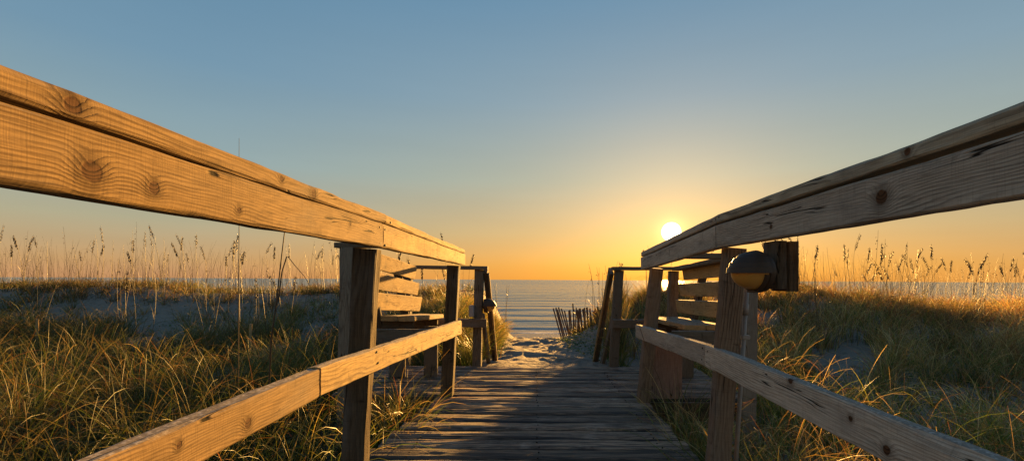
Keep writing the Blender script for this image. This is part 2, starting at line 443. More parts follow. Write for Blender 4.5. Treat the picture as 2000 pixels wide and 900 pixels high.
for xx in (-.62, .02, .66):
    j = board('joist', (xx, -1.4, -.112), (xx, 3.3, -.112), .038, .14, W_POST, o, seg=.2)
for yy_ in (3.42, 4.4):
    j = board('joist', (-1.5, yy_, -.112), (1.58, yy_, -.112), .038, .14, W_POST, o, seg=.2)

random.seed(1234)
# ------------------------------------------------------------------ walkway railings
def nail(parent, p, n_=(1, 0, 0), r=.0035):
    p = Vector(p); n_ = Vector(n_)
    return link('nail', cyl_me(p - n_ * .004, p + n_ * .0015, r, r * .8, 8), M_NAIL, parent)
XL = -.527
rl = empty('walkway_railing', (XL, 1.6, 0), 'sunlit golden walkway railing on the left with big knots in its top boards', 'railing')
cl = XL - .068
def hl(px, X=XL): return X * F / (px - 1045.)
# hero boards get their own knots, placed along the board (grain u = distance from y=-1.2)
def ku(px, X): return abs(X) * F / abs(px - 1045.) + 1.2
cap_knots = [(ku(140, XL), -.001, .0105), (ku(548, XL), .004, .007), (ku(610, XL), -.003, .012)]
top_knots = [(ku(180, XL), -.009, .0135), (ku(302, XL), -.012, .0095), (ku(466, XL), -.018, .006), (ku(683, XL), .01, .006)]
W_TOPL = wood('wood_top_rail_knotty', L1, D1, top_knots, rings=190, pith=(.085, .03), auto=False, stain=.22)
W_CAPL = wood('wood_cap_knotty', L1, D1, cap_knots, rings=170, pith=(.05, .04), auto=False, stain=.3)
board('cap_rail', (cl, -1.2, 1.044), (cl, 1.607, 1.081), .136, .033, W_CAPL, rl, off=(0, 0, -.068), seg=.03, wane=.006, bow=.002)
board('cap_rail', (cl, 1.611, 1.0805), (cl, 3.415, 1.0785), .136, .030, W_RAIL_L, rl, seg=.03, wane=.005, off=(3, .01, -.05))
board('top_rail', (XL - .019, -1.2, .978), (XL - .019, 1.575, 1.0205), .038, .078, W_TOPL, rl, off=(0, 0, -.019), h1=.083, seg=.03, bow=.002)
board('top_rail', (XL - .019, 1.583, 1.0205), (XL - .017, 3.42, 1.0175), .038, .083, W_RAIL_L, rl, seg=.03, bow=.002, cut=.004)
low_knots = [(ku(486, -.54), -.01, .010), (ku(350, -.54), .01, .006)]
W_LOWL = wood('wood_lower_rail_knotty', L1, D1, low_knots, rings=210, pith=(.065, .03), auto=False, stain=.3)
board('lower_rail', (-.559, -1.2, .606), (-.559, 1.145, .6065), .038, .072, W_LOWL, rl, off=(0, 0, -.019), seg=.03, wane=.006, bow=.002)
board('lower_rail', (-.559, 1.153, .608), (-.567, 3.42, .511), .038, .072, W_RAIL_L, rl, h1=.103, seg=.03, wane=.005, bow=.003, cut=.004)
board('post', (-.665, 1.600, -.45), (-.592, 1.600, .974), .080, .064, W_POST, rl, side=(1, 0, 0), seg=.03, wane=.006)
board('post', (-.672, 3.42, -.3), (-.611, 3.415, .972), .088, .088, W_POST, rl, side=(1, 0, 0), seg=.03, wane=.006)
def nails(root, lst, n_):
    kids = list(root.children)
    for (kind_, idx, x, y, z) in lst:
        nail([k for k in kids if k.name.split('.')[0] == kind_][idx], (x, y, z), n_, r=.0045)
nails(rl, (('top_rail', 0, XL, 1.545, 1.045), ('top_rail', 0, XL, 1.548, .99), ('top_rail', 1, XL, 1.60, 1.042), ('top_rail', 1, XL, 1.602, .988), ('cap_rail', 1, XL, 1.66, 1.075),
           ('top_rail', 1, XL, 3.3, 1.03), ('top_rail', 1, XL, 3.3, .99), ('top_rail', 1, XL, 3.36, 1.035), ('lower_rail', 1, -.54, 1.56, .62), ('lower_rail', 1, -.54, 1.575, .58),
           ('lower_rail', 1, -.547, 3.3, .545), ('lower_rail', 1, -.547, 3.3, .49)), (1, 0, 0))

XR = .722
rr_ = empty('walkway_railing', (XR, 1.9, 0), 'shaded grey walkway railing on the right, the sun sitting on its top edge', 'railing')
cr_ = XR + .068
top_kr = [(ku(1720, XR) , .0, .016), (ku(1505, XR), -.01, .006)]
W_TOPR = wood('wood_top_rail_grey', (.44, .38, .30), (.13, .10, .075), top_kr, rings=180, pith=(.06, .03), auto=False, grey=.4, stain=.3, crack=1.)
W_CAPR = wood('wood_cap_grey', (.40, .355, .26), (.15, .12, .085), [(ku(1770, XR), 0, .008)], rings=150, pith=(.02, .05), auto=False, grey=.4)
board('cap_rail', (cr_, -1.2, 1.139), (cr_, 1.818, 1.1155), .136, .034, W_CAPR, rr_, off=(0, 0, .068), seg=.03, wane=.005, bow=.002)
board('cap_rail', (cr_, 1.823, 1.115), (cr_, 3.10, 1.0475), .136, .031, W_RAIL_R, rr_, seg=.03, wane=.004)
board('top_rail', (XR + .019, -1.2, 1.049), (XR + .019, 1.818, 1.0455), .038, .108, W_TOPR, rr_, off=(0, 0, .019), h1=.091, seg=.03, bow=.002)
board('top_rail', (XR + .019, 1.823, 1.0455), (XR + .019, 3.11, .9835), .038, .091, W_RAIL_R, rr_, h1=.085, seg=.03, bow=.002)
low_kr = [(ku(1662, XR), .012, .007), (ku(1735, XR), -.018, .0105), (ku(1545, XR), .045, .012)]
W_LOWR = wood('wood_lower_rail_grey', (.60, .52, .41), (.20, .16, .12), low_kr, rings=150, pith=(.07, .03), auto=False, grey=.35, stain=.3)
board('lower_rail', (XR + .019, -1.2, .528), (XR + .019, 1.93, .5515), .038, .094, W_LOWR, rr_, off=(0, 0, .019), seg=.03, wane=.006, bow=.002)
board('lower_rail', (XR + .019, 1.937, .5515), (XR + .019, 3.27, .508), .038, .092, W_RAIL_R, rr_, seg=.03, wane=.004)
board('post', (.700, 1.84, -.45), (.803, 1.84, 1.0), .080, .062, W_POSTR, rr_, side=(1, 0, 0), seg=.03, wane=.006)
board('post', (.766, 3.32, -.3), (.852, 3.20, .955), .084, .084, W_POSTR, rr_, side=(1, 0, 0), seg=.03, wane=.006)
nails(rr_, (('lower_rail', 0, XR, 1.90, .575), ('lower_rail', 0, XR, 1.905, .53), ('lower_rail', 1, XR, 1.96, .58), ('lower_rail', 1, XR, 1.965, .53),
            ('cap_rail', 0, XR, 1.79, 1.12), ('top_rail', 1, XR, 3.02, 1.0), ('top_rail', 1, XR, 3.02, .965)), (-1, 0, 0))
# short double block under the right rail that carries the lamp
board('mounting_block', (.758, 1.44, .845), (.758, 1.44, .994), .037, .085, W_POST, rr_, side=(1, 0, 0), seg=.02, rough=.003)
board('mounting_block', (.797, 1.445, .838), (.797, 1.445, .992), .037, .09, W_POST, rr_, side=(1, 0, 0), seg=.01, rough=.004)

# ------------------------------------------------------------------ landing railings (far side, outer side, near side)
def landing(sg, label, xi, xo, znear):
    t = empty('landing_railing', (sg * 1.4, 4.55, 0), label, 'railing')
    wl = dict(seg=.05, bow=.003)
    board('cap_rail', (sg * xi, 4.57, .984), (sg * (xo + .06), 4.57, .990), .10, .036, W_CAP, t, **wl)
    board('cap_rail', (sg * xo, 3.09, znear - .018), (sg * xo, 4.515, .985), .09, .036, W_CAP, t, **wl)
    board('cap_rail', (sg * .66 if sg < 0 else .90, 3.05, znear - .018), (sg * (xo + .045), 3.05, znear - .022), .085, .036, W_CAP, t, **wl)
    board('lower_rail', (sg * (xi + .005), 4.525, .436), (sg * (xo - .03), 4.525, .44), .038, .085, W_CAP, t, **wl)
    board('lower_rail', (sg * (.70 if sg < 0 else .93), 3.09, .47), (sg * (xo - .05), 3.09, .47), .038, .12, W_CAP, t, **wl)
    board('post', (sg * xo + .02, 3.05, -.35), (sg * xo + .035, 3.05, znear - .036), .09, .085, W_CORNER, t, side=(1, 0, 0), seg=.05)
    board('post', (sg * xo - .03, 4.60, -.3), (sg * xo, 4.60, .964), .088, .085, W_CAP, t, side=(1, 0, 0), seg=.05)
    return t
ll = landing(-1, 'weathered railing round the left bench, a small round lamp on its end post', .473, 1.285, 1.115)
board('post', (-.585, 4.60, -.25), (-.563, 4.60, .966), .088, .088, W_CAP, ll, side=(1, 0, 0), seg=.04)
lr = landing(1, 'weathered timber railing round the right bench on the landing, under the low sun', .772, 1.40, 1.052)
board('post', (.784, 4.60, -.25), (.846, 4.60, .968), .088, .088, W_CAP, lr, side=(1, 0, 0), seg=.04)

# sloping rails down towards the sand path
def stair(sg, label, x0, x1, x2):
    t = empty('stair_handrail', (x0, 4.7, 0), label, 'handrail')
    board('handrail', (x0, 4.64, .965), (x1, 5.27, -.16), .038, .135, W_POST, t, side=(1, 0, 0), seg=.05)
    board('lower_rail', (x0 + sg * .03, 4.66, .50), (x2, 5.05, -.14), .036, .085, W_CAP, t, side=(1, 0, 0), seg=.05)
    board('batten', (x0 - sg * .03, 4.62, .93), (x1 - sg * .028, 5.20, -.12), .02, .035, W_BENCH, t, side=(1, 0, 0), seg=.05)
    return t
stair(-1, 'steep sloping handrail boards dropping from the left landing post to the sand', -.505, -.452, -.50)
stair(1, 'steep sloping handrail boards beside the picket fence at the right landing post', .775, .690, .735)

# ------------------------------------------------------------------ benches
def bench(sg, label, far, near, dfar, dnear, seat_n, seat_f, xin, xout, extra):
    """far/near: (x_top, x_bottom, [z top/bottom of three back boards])"""
    t = empty('bench', (sg * 1.15, 3.85, 0), label, 'bench', 'built-in benches on the landing')
    for k in range(3):
        def pt(S, d):
            zt, zb = S[2][2 * k], S[2][2 * k + 1]
            f = (1.0 - (zt + zb) / 2) / .45
            return Vector((S[0] + (S[1] - S[0]) * f, d, (zt + zb) / 2)), zt - zb
        a, ha = pt(near, dnear); c_, hc = pt(far, dfar)
        tilt = Vector((1, 0, .14 * sg * -1 * (1 if sg < 0 else 1)))
        board('backrest_board', a, c_, .036, ha, W_BENCH, t, h1=hc, side=(1, 0, -.16 * sg * -1), seg=.04, cut=.003)
        for dd in (.12, .5, .9):
            pass
    # supports behind the back boards
    for dd in (dnear + .15, dfar - .32):
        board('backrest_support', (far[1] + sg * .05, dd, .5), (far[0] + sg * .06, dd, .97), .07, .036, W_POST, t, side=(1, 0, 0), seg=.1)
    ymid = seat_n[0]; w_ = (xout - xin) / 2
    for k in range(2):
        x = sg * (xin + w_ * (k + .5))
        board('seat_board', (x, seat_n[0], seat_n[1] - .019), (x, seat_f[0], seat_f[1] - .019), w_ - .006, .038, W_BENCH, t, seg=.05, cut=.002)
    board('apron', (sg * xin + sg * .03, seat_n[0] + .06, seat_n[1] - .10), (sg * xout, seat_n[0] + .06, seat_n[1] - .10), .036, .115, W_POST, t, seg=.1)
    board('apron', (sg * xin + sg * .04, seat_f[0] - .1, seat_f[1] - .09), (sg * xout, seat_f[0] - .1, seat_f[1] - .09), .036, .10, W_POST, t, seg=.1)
    for (x, y, w__, mt, zt) in extra:
        board('leg', (x, y, .0), (x, y, zt), w__, .038, mt, t, side=(1, 0, 0), seg=.06)
    return t
bench(-1, 'golden sunlit timber bench with three back boards behind the left railing',
      (-1.18, -1.105, [.992, .866, .834, .715, .695, .556]), (-1.21, -1.14, [1.085, .962, .930, .802, .778, .652]), 4.40, 3.22,
      (3.30, .604), (4.34, .540), .865, 1.12, [(-1.225, 4.07, .14, W_CAP, .45), (-.93, 4.07, .12, W_CAP, .45)])
bench(1, 'grey shaded timber bench with three back boards behind the right railing',
      (1.475, 1.387, [.994, .875, .835, .717, .685, .557]), (1.46, 1.38, [1.035, .907, .872, .752, .722, .597]), 4.45, 3.24,
      (3.30, .549), (4.38, .522), 1.085, 1.40, [(.965, 3.37, .245, W_PINK, .44), (1.36, 4.1, .14, W_CAP, .44), (1.13, 4.1, .10, W_CAP, .44)])

# ------------------------------------------------------------------ lamps
def lathe(prof, seg, keep=None, a0=0, a1=2 * math.pi):
    """revolve (x, r) about the X axis"""
    V = []; Fc = []; full = abs(a1 - a0 - 2 * math.pi) < 1e-6; m_ = seg if full else seg + 1
    for x, r in prof:
        for j in range(m_):
            th = a0 + (a1 - a0) * j / seg; V.append((x, r * math.cos(th), r * math.sin(th)))
    for i in range(len(prof) - 1):
        for j in range(seg if full else seg):
            a = i * m_ + j; c_ = i * m_ + (j + 1) % m_; Fc.append((a, c_, c_ + m_, a + m_))
    me = bpy.data.meshes.new('lathe'); me.from_pydata(V, [], Fc)
    return me
m, nt, b, out = newmat('amber_lens'); n = N(nt)
b.inputs['Base Color'].default_value = (.52, .27, .05, 1); b.inputs['Roughness'].default_value = .28
b.inputs['Subsurface Weight'].default_value = .2; b.inputs['Subsurface Radius'].default_value = (.02, .01, .004)
M_LENS = m
def lamp(loc, rz, label, s=1.):
    t = empty('bulkhead_lamp', (0, 0, 0), label, 'lamp', 'round bulkhead lamps on the railings')
    # axis: -X points out of the wall
    def part(name, me, mat, smooth=True, solid=0):
        o = bpy.data.objects.new(name, me); col.objects.link(o); me.materials.append(mat); o.parent = t
        me.polygons.foreach_set('use_smooth', [smooth] * len(me.polygons))
        if solid:
            md = o.modifiers.new('s', 'SOLIDIFY'); md.thickness = solid; md.offset = -1
        bv = o.modifiers.new('e', 'EDGE_SPLIT'); bv.split_angle = R(35)
        return o
    part('back_plate', lathe([(0, 0), (0, .068), (-.012, .070), (-.020, .068), (-.024, .060), (-.024, 0)], 40), M_HOOD)
    part('lens', lathe([(-.02 - .088 * math.sin(q), .062 * math.cos(q) ** .8) for q in np.linspace(0, math.pi / 2, 16)], 40), M_LENS)
    # hood: four horizontal tiers over the upper half
    V, Fc = [], []; ns = 28
    def ringv(z, sc_):
        k = math.sqrt(max(0., 1 - (z / .074) ** 2)) * sc_
        for j in range(ns + 1):
            q = math.pi * j / ns; V.append((-.022 - .100 * k * math.sin(q), -.073 * k * math.cos(q), z))
    lv = [(-.004, 1.02), (.014, 1.01), (.0145, .965), (.030, .985), (.0305, .93), (.046, .975), (.0465, .90), (.058, .96), (.066, .80), (.071, .45), (.0725, .02)]
    for z_, k_ in lv: ringv(z_, k_)
    for i in range(len(lv) - 1):
        for j in range(ns):
            a_ = i * (ns + 1) + j; Fc.append((a_, a_ + 1, a_ + ns + 2, a_ + ns + 1))
    hm = bpy.data.meshes.new('hood'); hm.from_pydata(V, [], Fc)
    part('hood', hm, M_HOOD, solid=.003)
    part('mount', cyl_me((0, 0, 0), (.045, 0, 0), .030, seg=20), M_HOOD)
    part('lower_rim', lathe([(-.024, .068), (-.036, .068), (-.040, .062), (-.024, .060)], 30, a0=R(188), a1=R(352)), M_HOOD)
    part('base_tab', board_box((-.03, 0, -.066), (.03, .035, .008)), M_HOOD, False)
    t.location = loc; t.rotation_euler = (0, 0, rz); t.scale = (s, s, s)
    return t
def board_box(c, d):
    import bmesh
    bm = bmesh.new(); bmesh.ops.create_cube(bm, size=1)
    bmesh.ops.scale(bm, vec=d, verts=bm.verts); bmesh.ops.translate(bm, vec=c, verts=bm.verts)
    bmesh.ops.bevel(bm, geom=list(bm.edges), offset=min(d) * .15, segments=2, affect='EDGES')
    me = bpy.data.meshes.new('box'); bm.to_mesh(me); bm.free(); return me
lamp((.704, 1.415, .897), R(14), 'large round lamp with amber lens and ribbed dark hood under the right rail', .9)
lamp((-.513, 4.60, .605), R(180), 'small distant round lamp with amber lens on the left end post of the landing')
cp = empty('conduit_pipe', (.80, 1.88, 0), 'pale plastic conduit pipe running down beside the near right post', 'pipe')
q0, q1 = at(1459, 560, 1.86), at(1437, 905, 1.86)
q1 = q0 + (q1 - q0) * 1.35
link('pipe', cyl_me(q0, q1, .0088, seg=14), M_PVC, cp, smooth=True)
d_ = (q1 - q0).normalized()
link('coupling', cyl_me(q0 + d_ * .07, q0 + d_ * .115, .0118, seg=14), M_PVC, cp, smooth=True)
o = link('clip', board_box(tuple(q0 + d_ * .205 + Vector((.004, -.004, 0))), (.034, .022, .016)), M_PVC, cp)
jb = link('junction_box', board_box(tuple(at(921, 607, 4.52)), (.05, .05, .115)), M_BOX)
tag(jb, 'small grey junction box on the far left landing post', 'junction box')

# ------------------------------------------------------------------ picket (sand) fence
pf = empty('picket_fence', (.7, 7, -.1), 'leaning thin picket sand fence with rusty wire along the right of the sandy path', 'fence')
NP = 34; tops = []
for i in range(NP):
    t = (i / (NP - 1)) ** .85
    y = 12.8 + (7.7 - 12.8) * t + random.uniform(-.03, .03)
    px_ = 1094 + (1180 - 1094) * t + random.uniform(-1.2, 1.2); x = (px_ - 1045) / F * y
    zt = EYE - (np.interp(px_, [1092, 1120, 1180], [52, 59, 57]) + random.uniform(-5, 4) - (12 if i == 9 else 0)) / F * y
    zb = min(float(ground_z(x, y)), zt - .75) - .1
    lx = random.uniform(-.07, .05) - .03 - (.14 if i < 6 else 0); ly = random.uniform(-.08, .08)
    w_ = random.uniform(.034, .046)
    board('picket', (x - lx * .5, y, zb), (x + lx, y + ly, zt), w_, .009, W_PICK, pf, side=(1, .35, 0), seg=.2, wane=.001, rough=.0015)
    tops.append((Vector((x - lx * .5, y, zb)), Vector((x + lx, y + ly, zt))))
for fr in (.38, .8):
    pts = [a.lerp(b_, fr) + Vector((-.012, -.008, 0)) for a, b_ in tops]
    import bmesh
    cu = bpy.data.curves.new('wire', 'CURVE'); cu.dimensions = '3D'; cu.bevel_depth = .0022; cu.bevel_resolution = 0
    sp = cu.splines.new('POLY'); sp.points.add(len(pts) - 1)
    for p_, q_ in zip(sp.points, pts): p_.co = (*q_, 1)
    tmp = bpy.data.objects.new('tmp', cu); col.objects.link(tmp)
    dg = bpy.context.evaluated_depsgraph_get(); me = bpy.data.meshes.new_from_object(tmp.evaluated_get(dg))
    bpy.data.objects.remove(tmp); link('wire', me, M_WIRE, pf)

# survey stakes in the left dune
for (px_, py_, d, lab) in ((71, 640, 6.2, 'short pale wooden stake in the grass at the far left'), (488, 650, 6.0, 'short pale wooden stake in the grass left of the near post')):
    p_ = at(px_, py_, d); zb = float(ground_z(p_.x, p_.y))
    s_ = link('wooden_stake', board_me((p_.x, p_.y, zb - .1), (p_.x + .01, p_.y, p_.z + .12), .035, .02, side=(1, 0, 0)), W_BENCH)
    tag(s_, lab, 'stake', 'wooden stakes in the dune grass')

# ------------------------------------------------------------------ vegetation
def leafmat(name, trans=.45):
    m, nt, b, out = newmat(name); n = N(nt)
    c = n.attr('tint', 'Color')
    nt.links.new(c, b.inputs['Base Color']); b.inputs['Roughness'].default_value = .5
    b.inputs['Specular IOR Level'].default_value = .4
    tr = nt.nodes.new('ShaderNodeBsdfTranslucent')
    nt.links.new(n.mix(1., c, (1., .85, .45), 'MULTIPLY'), tr.inputs[0])
    mx = nt.nodes.new('ShaderNodeMixShader'); mx.inputs[0].default_value = trans
    nt.links.new(b.outputs[0], mx.inputs[1]); nt.links.new(tr.outputs[0], mx.inputs[2]); nt.links.new(mx.outputs[0], out.inputs[0])
    return m
M_LEAF = leafmat('grass_blade', .45); M_STEM = leafmat('dry_stem', .05)

def blades_arrays(B, L, az, lean, droop, W, c0, c1, K=6, twist=None):
    """B (n,3) bases; L lengths; az azimuth; lean initial angle from vertical; droop extra bend; c0,c1 base/tip colours (n,3)"""
    nB = len(B); V = np.zeros((nB, (K + 1) * 2, 3)); C = np.zeros((nB, (K + 1) * 2, 4)); C[..., 3] = 1
    pos = B.copy(); ang = lean.copy()
    dx, dy = np.cos(az), np.sin(az)
    tw = (rng.uniform(0, math.pi, nB) if twist is None else twist)
    for k in range(K + 1):
        t = k / K; wd = W * (1 - t ** 1.6) * .5 + .0004
        # width direction: mix of perpendicular and in-plane
        a = tw + t * 1.0
        wx = -dy * np.cos(a) + dx * np.sin(a) * np.cos(ang); wy = dx * np.cos(a) + dy * np.sin(a) * np.cos(ang); wz = -np.sin(a) * np.sin(ang)
        wv = np.stack([wx, wy, wz], -1) * wd[:, None]
        V[:, 2 * k] = pos - wv; V[:, 2 * k + 1] = pos + wv
        cc = c0 + (c1 - c0) * t ** 1.3
        C[:, 2 * k, :3] = cc; C[:, 2 * k + 1, :3] = cc
        st = L / K
        pos = pos + np.stack([dx * np.sin(ang), dy * np.sin(ang), np.cos(ang)], -1) * st[:, None]
        ang = ang + droop * (.3 + 1.8 * t) / K
    base = np.arange(nB)[:, None, None] * ((K + 1) * 2)
    q = np.array([[2 * k, 2 * k + 1, 2 * k + 3, 2 * k + 2] for k in range(K)])[None] + base
    return V.reshape(-1, 3), q.reshape(-1, 4), C.reshape(-1, 4)
def quads_mesh(V, Q, C):
    me = bpy.data.meshes.new('veg')
    me.vertices.add(len(V)); me.vertices.foreach_set('co', V.astype(np.float32).ravel())
    me.loops.add(Q.size); me.loops.foreach_set('vertex_index', Q.astype(np.int32).ravel())
    me.polygons.add(len(Q)); me.polygons.foreach_set('loop_start', (np.arange(len(Q)) * 4).astype(np.int32))
    me.update(calc_edges=True)
    a = me.color_attributes.new('tint', 'FLOAT_COLOR', 'POINT'); a.data.foreach_set('color', C.astype(np.float32).ravel())
    return me
GREEN = np.array([(.065, .12, .022), (.10, .15, .028), (.045, .095, .03), (.14, .165, .035)])
STRAW = np.array([(.40, .30, .13), (.33, .22, .09), (.50, .40, .2), (.26, .12, .05)])
def tufts(cent, per, Lr, lean=(.1, .9), droop=(.6, 2.2), W=.0042, straw=.3, spread=.07, K=6, gain=1.):
    n_ = len(cent) * per
    c = np.repeat(cent, per, 0)
    tl = np.repeat(rng.uniform(.75, 1.2, len(cent)), per)
    az = rng.uniform(0, 2 * math.pi, n_)
    rad = np.abs(rng.normal(0, spread, n_))
    x = c[:, 0] + rad * np.cos(az); y = c[:, 1] + rad * np.sin(az)
    az = az + rng.normal(0, .6, n_)
    z = ground_z(x, y) - .01
    B = np.stack([x, y, z], -1)
    L = rng.uniform(*Lr, n_) * tl
    le = rng.uniform(*lean, n_) * .7; dr = rng.uniform(*droop, n_)
    st = rng.random(n_) < (straw + np.repeat(rng.normal(0, .2, len(cent)), per) + .35 * fbm(c[:, 0] * .5, c[:, 1] * .5, 89, 2))
    gi = GREEN[rng.integers(0, 4, n_)]; si = STRAW[rng.integers(0, 4, n_)]
    pv = fbm(c[:, 0] * .9, c[:, 1] * .9, 88, 3)
    v = rng.uniform(.7, 1.3, (n_, 1)) * gain * (1 + 1.1 * pv[:, None]).clip(.45, 1.6)
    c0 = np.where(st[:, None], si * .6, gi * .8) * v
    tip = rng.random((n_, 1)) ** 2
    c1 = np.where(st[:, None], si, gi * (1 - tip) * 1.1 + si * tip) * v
    return blades_arrays(B, L, az, le, dr, np.full(n_, W) * rng.uniform(.7, 1.3, n_), c0, c1, K)
def merge(*parts):
    Vs, Qs, Cs = [], [], []; o_ = 0
    for V, Q, C in parts: Vs.append(V); Qs.append(Q + o_); Cs.append(C); o_ += len(V)
    return np.concatenate(Vs), np.concatenate(Qs), np.concatenate(Cs)
def scatter(n_, xr, yr, keep):
    X = rng.uniform(*xr, n_); Y = rng.uniform(*yr, n_); k = keep(X, Y) > rng.random(n_)
    return np.stack([X[k], Y[k]], -1)
def inview(X, Y, mg=.6):
    return (X > -1.2 * Y - mg) & (X < 1.1 * Y + mg)
def keepL(X, Y):
    d = inview(X, Y) * 1.
    d = d * ss(-.80 - .09 * (3.35 - np.minimum(Y, 3.35)) + 0, -1.0 - .09 * (3.35 - np.minimum(Y, 3.35)), X)     # off the deck
    d = d * np.where((Y > 3.2) & (Y < 4.75), (X < -1.62) * 1., 1.)
    d = d * (1 - .97 * ss(7.0, 8.2, Y + .7 * vn(X * .6, Y * .3, 61)))
    d = d * np.where(Y > 4.7, ss(.75, 1.2, np.abs(X - .1)), 1)
    return d * ss(-.36, .05, fbm(X * 1.1, Y * 1.1, 62, 3))
def keepR(X, Y):
    d = inview(X, Y) * (X > .86 + .0 * Y)
    d = d * np.where((Y > 3.2) & (Y < 4.75), (X > 1.68) * 1., 1.)
    d = d * np.where(Y > 4.7, ss(.95, 1.25, X), 1)
    sp = 1 - .93 * np.exp(-(((X - 4.0) / 1.5) ** 2 + ((Y - 4.1) / .75) ** 2) ** 1.5)
    sp = sp * (1 - .8 * np.exp(-(((X - 4.6) / 1.4) ** 2 + ((Y - 7.6) / .35) ** 2)))
    return d * sp * ss(-.34, .06, fbm(X * 1.1, Y * 1.1, 64, 3)) * (1 - .75 * ss(9.2, 10.6, Y)) * (1 - .8 * (Y > 5) * (X < 1.5 + .35 * np.maximum(0, Y - 7)))
# left field
cL = scatter(5200, (-11, -.7), (1.3, 9.6), keepL)
near = cL[cL[:, 1] < 5]; far = cL[cL[:, 1] >= 5]
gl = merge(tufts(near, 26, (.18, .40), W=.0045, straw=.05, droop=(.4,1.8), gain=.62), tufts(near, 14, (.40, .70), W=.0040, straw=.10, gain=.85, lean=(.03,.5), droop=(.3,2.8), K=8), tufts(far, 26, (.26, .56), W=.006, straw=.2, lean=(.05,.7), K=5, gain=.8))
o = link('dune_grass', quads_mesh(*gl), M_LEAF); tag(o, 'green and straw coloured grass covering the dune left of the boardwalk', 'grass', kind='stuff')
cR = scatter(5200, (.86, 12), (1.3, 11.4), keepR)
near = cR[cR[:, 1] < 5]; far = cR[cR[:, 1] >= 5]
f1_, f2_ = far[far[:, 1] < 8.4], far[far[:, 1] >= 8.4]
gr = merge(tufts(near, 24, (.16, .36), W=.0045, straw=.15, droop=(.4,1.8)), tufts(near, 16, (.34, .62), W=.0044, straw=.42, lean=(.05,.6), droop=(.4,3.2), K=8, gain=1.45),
           tufts(f1_, 25, (.24, .54), W=.0058, straw=.66, lean=(.03,.5), K=6, gain=1.6), tufts(f2_, 26, (.12, .28), W=.006, straw=.4, lean=(.05,.7), K=5, gain=.75))  # raised gain in the right field puts a sunlit look into the blade colour
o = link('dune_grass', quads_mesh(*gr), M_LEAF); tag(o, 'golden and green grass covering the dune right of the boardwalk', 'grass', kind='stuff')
# tufts on the dune crest and slope beyond the left field, and round the path
cC = np.concatenate([
    scatter(1500, (-14, -1.1), (8.2, 12.3), lambda X, Y: inview(X, Y) * (.16 + .94 * ss(-.08, .2, fbm(X * .8, Y * .8, 66, 3)) * (1 - .4 * (Y < 10)) + .2 * ss(10.8, 11.4, Y))),
    scatter(1500, (-2.6, -.35), (4.9, 9.0), lambda X, Y: ss(-.45, -.75, X) * ss(-.35, -.05, fbm(X * 2, Y * 2, 67, 2)) * ss(-.08, .1, ground_z(X, Y))),
    scatter(700, (.75, 3.2), (5.0, 9.0), lambda X, Y: ss(1.35 + .2 * np.maximum(0, Y - 7), 1.8+ .2 * np.maximum(0, Y - 7), X) * .8 + .06 * (X > .95))])
cM = scatter(300, (-1.5, -.40), (5.2, 8.6), lambda X, Y: ss(-.44, -.7, X))
cF = np.array([(.12 + (1112 + 60 * t - 1045) / F * (11.5 - 3.2 * t), 11.5 - 3.2 * t) for t in np.linspace(0, 1, 26)])
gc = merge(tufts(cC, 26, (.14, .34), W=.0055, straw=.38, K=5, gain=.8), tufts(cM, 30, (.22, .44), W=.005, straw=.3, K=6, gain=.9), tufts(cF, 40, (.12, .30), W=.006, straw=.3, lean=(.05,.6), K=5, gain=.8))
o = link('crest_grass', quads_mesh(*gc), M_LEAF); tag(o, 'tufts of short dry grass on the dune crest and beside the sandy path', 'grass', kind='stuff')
# longer arching grass leaning on the deck edges
cE = np.array([(-.93 - .1 * random.random(), y_) for y_ in np.linspace(1.7, 3.15, 9)] + [(-.80 - .12 * random.random(), y_) for y_ in np.linspace(2.6, 3.2, 8)]
              + [(.90 + .12 * random.random(), y_) for y_ in np.linspace(1.9, 3.1, 13)] + [(-.72, 4.75), (-.66, 5.0), (-.62, 4.85), (.88, 4.75), (.95, 5.0)])
ge = tufts(cE, 40, (.34, .66), lean=(.05, .7), droop=(.6, 2.4), W=.0045, straw=.18, spread=.05, K=8)
o = link('edge_grass', quads_mesh(*ge), M_LEAF); tag(o, 'long arching grass growing against the edges of the boardwalk', 'grass', kind='stuff')

cB = [(y_ * random.uniform(.166, .188), y_) for y_ in np.linspace(5.5, 7.8, 46)]  # added clump, hidden behind the far right post, to cast shade over the deck
gb = tufts(np.array(cB), 46, (.36, .62), lean=(.02, .35), droop=(.1, .9), W=.006, straw=.5, spread=.05, K=6)
o = link('shade_weeds', quads_mesh(*gb), M_LEAF); tag(o, 'added dense tall weeds hidden behind the far right landing post, shading the deck', 'weeds', kind='stuff')

# creeping vine leaves on the sand
def leaves(cent, per, spread, size):
    n_ = len(cent) * per; c = np.repeat(cent, per, 0)
    x = c[:, 0] + rng.normal(0, spread, n_); y = c[:, 1] + rng.normal(0, spread * 1.3, n_)
    z = ground_z(x, y) + rng.uniform(.005, .05, n_); s = rng.uniform(*size, n_)
    a = rng.uniform(0, 6.28, n_); tl = rng.uniform(-.7, .7, n_); t2 = rng.uniform(-.7, .7, n_)
    P = np.stack([x, y, z], -1); V = np.zeros((n_, 4, 3))
    for i, (lu, lv) in enumerate(((-1, 0), (0, -.7), (1, 0), (0, .7))):
        ux = lu * np.cos(a) - lv * np.sin(a); uy = lu * np.sin(a) + lv * np.cos(a)
        V[:, i] = P + np.stack([ux * s, uy * s, (ux * tl + uy * t2) * s], -1)
    q = np.arange(n_ * 4).reshape(-1, 4)
    cc = GREEN[rng.integers(0, 4, n_)] * rng.uniform(.8, 1.5, (n_, 1)); C = np.ones((n_, 4, 4)); C[..., :3] = cc[:, None]
    return V.reshape(-1, 3), q, C.reshape(-1, 4)
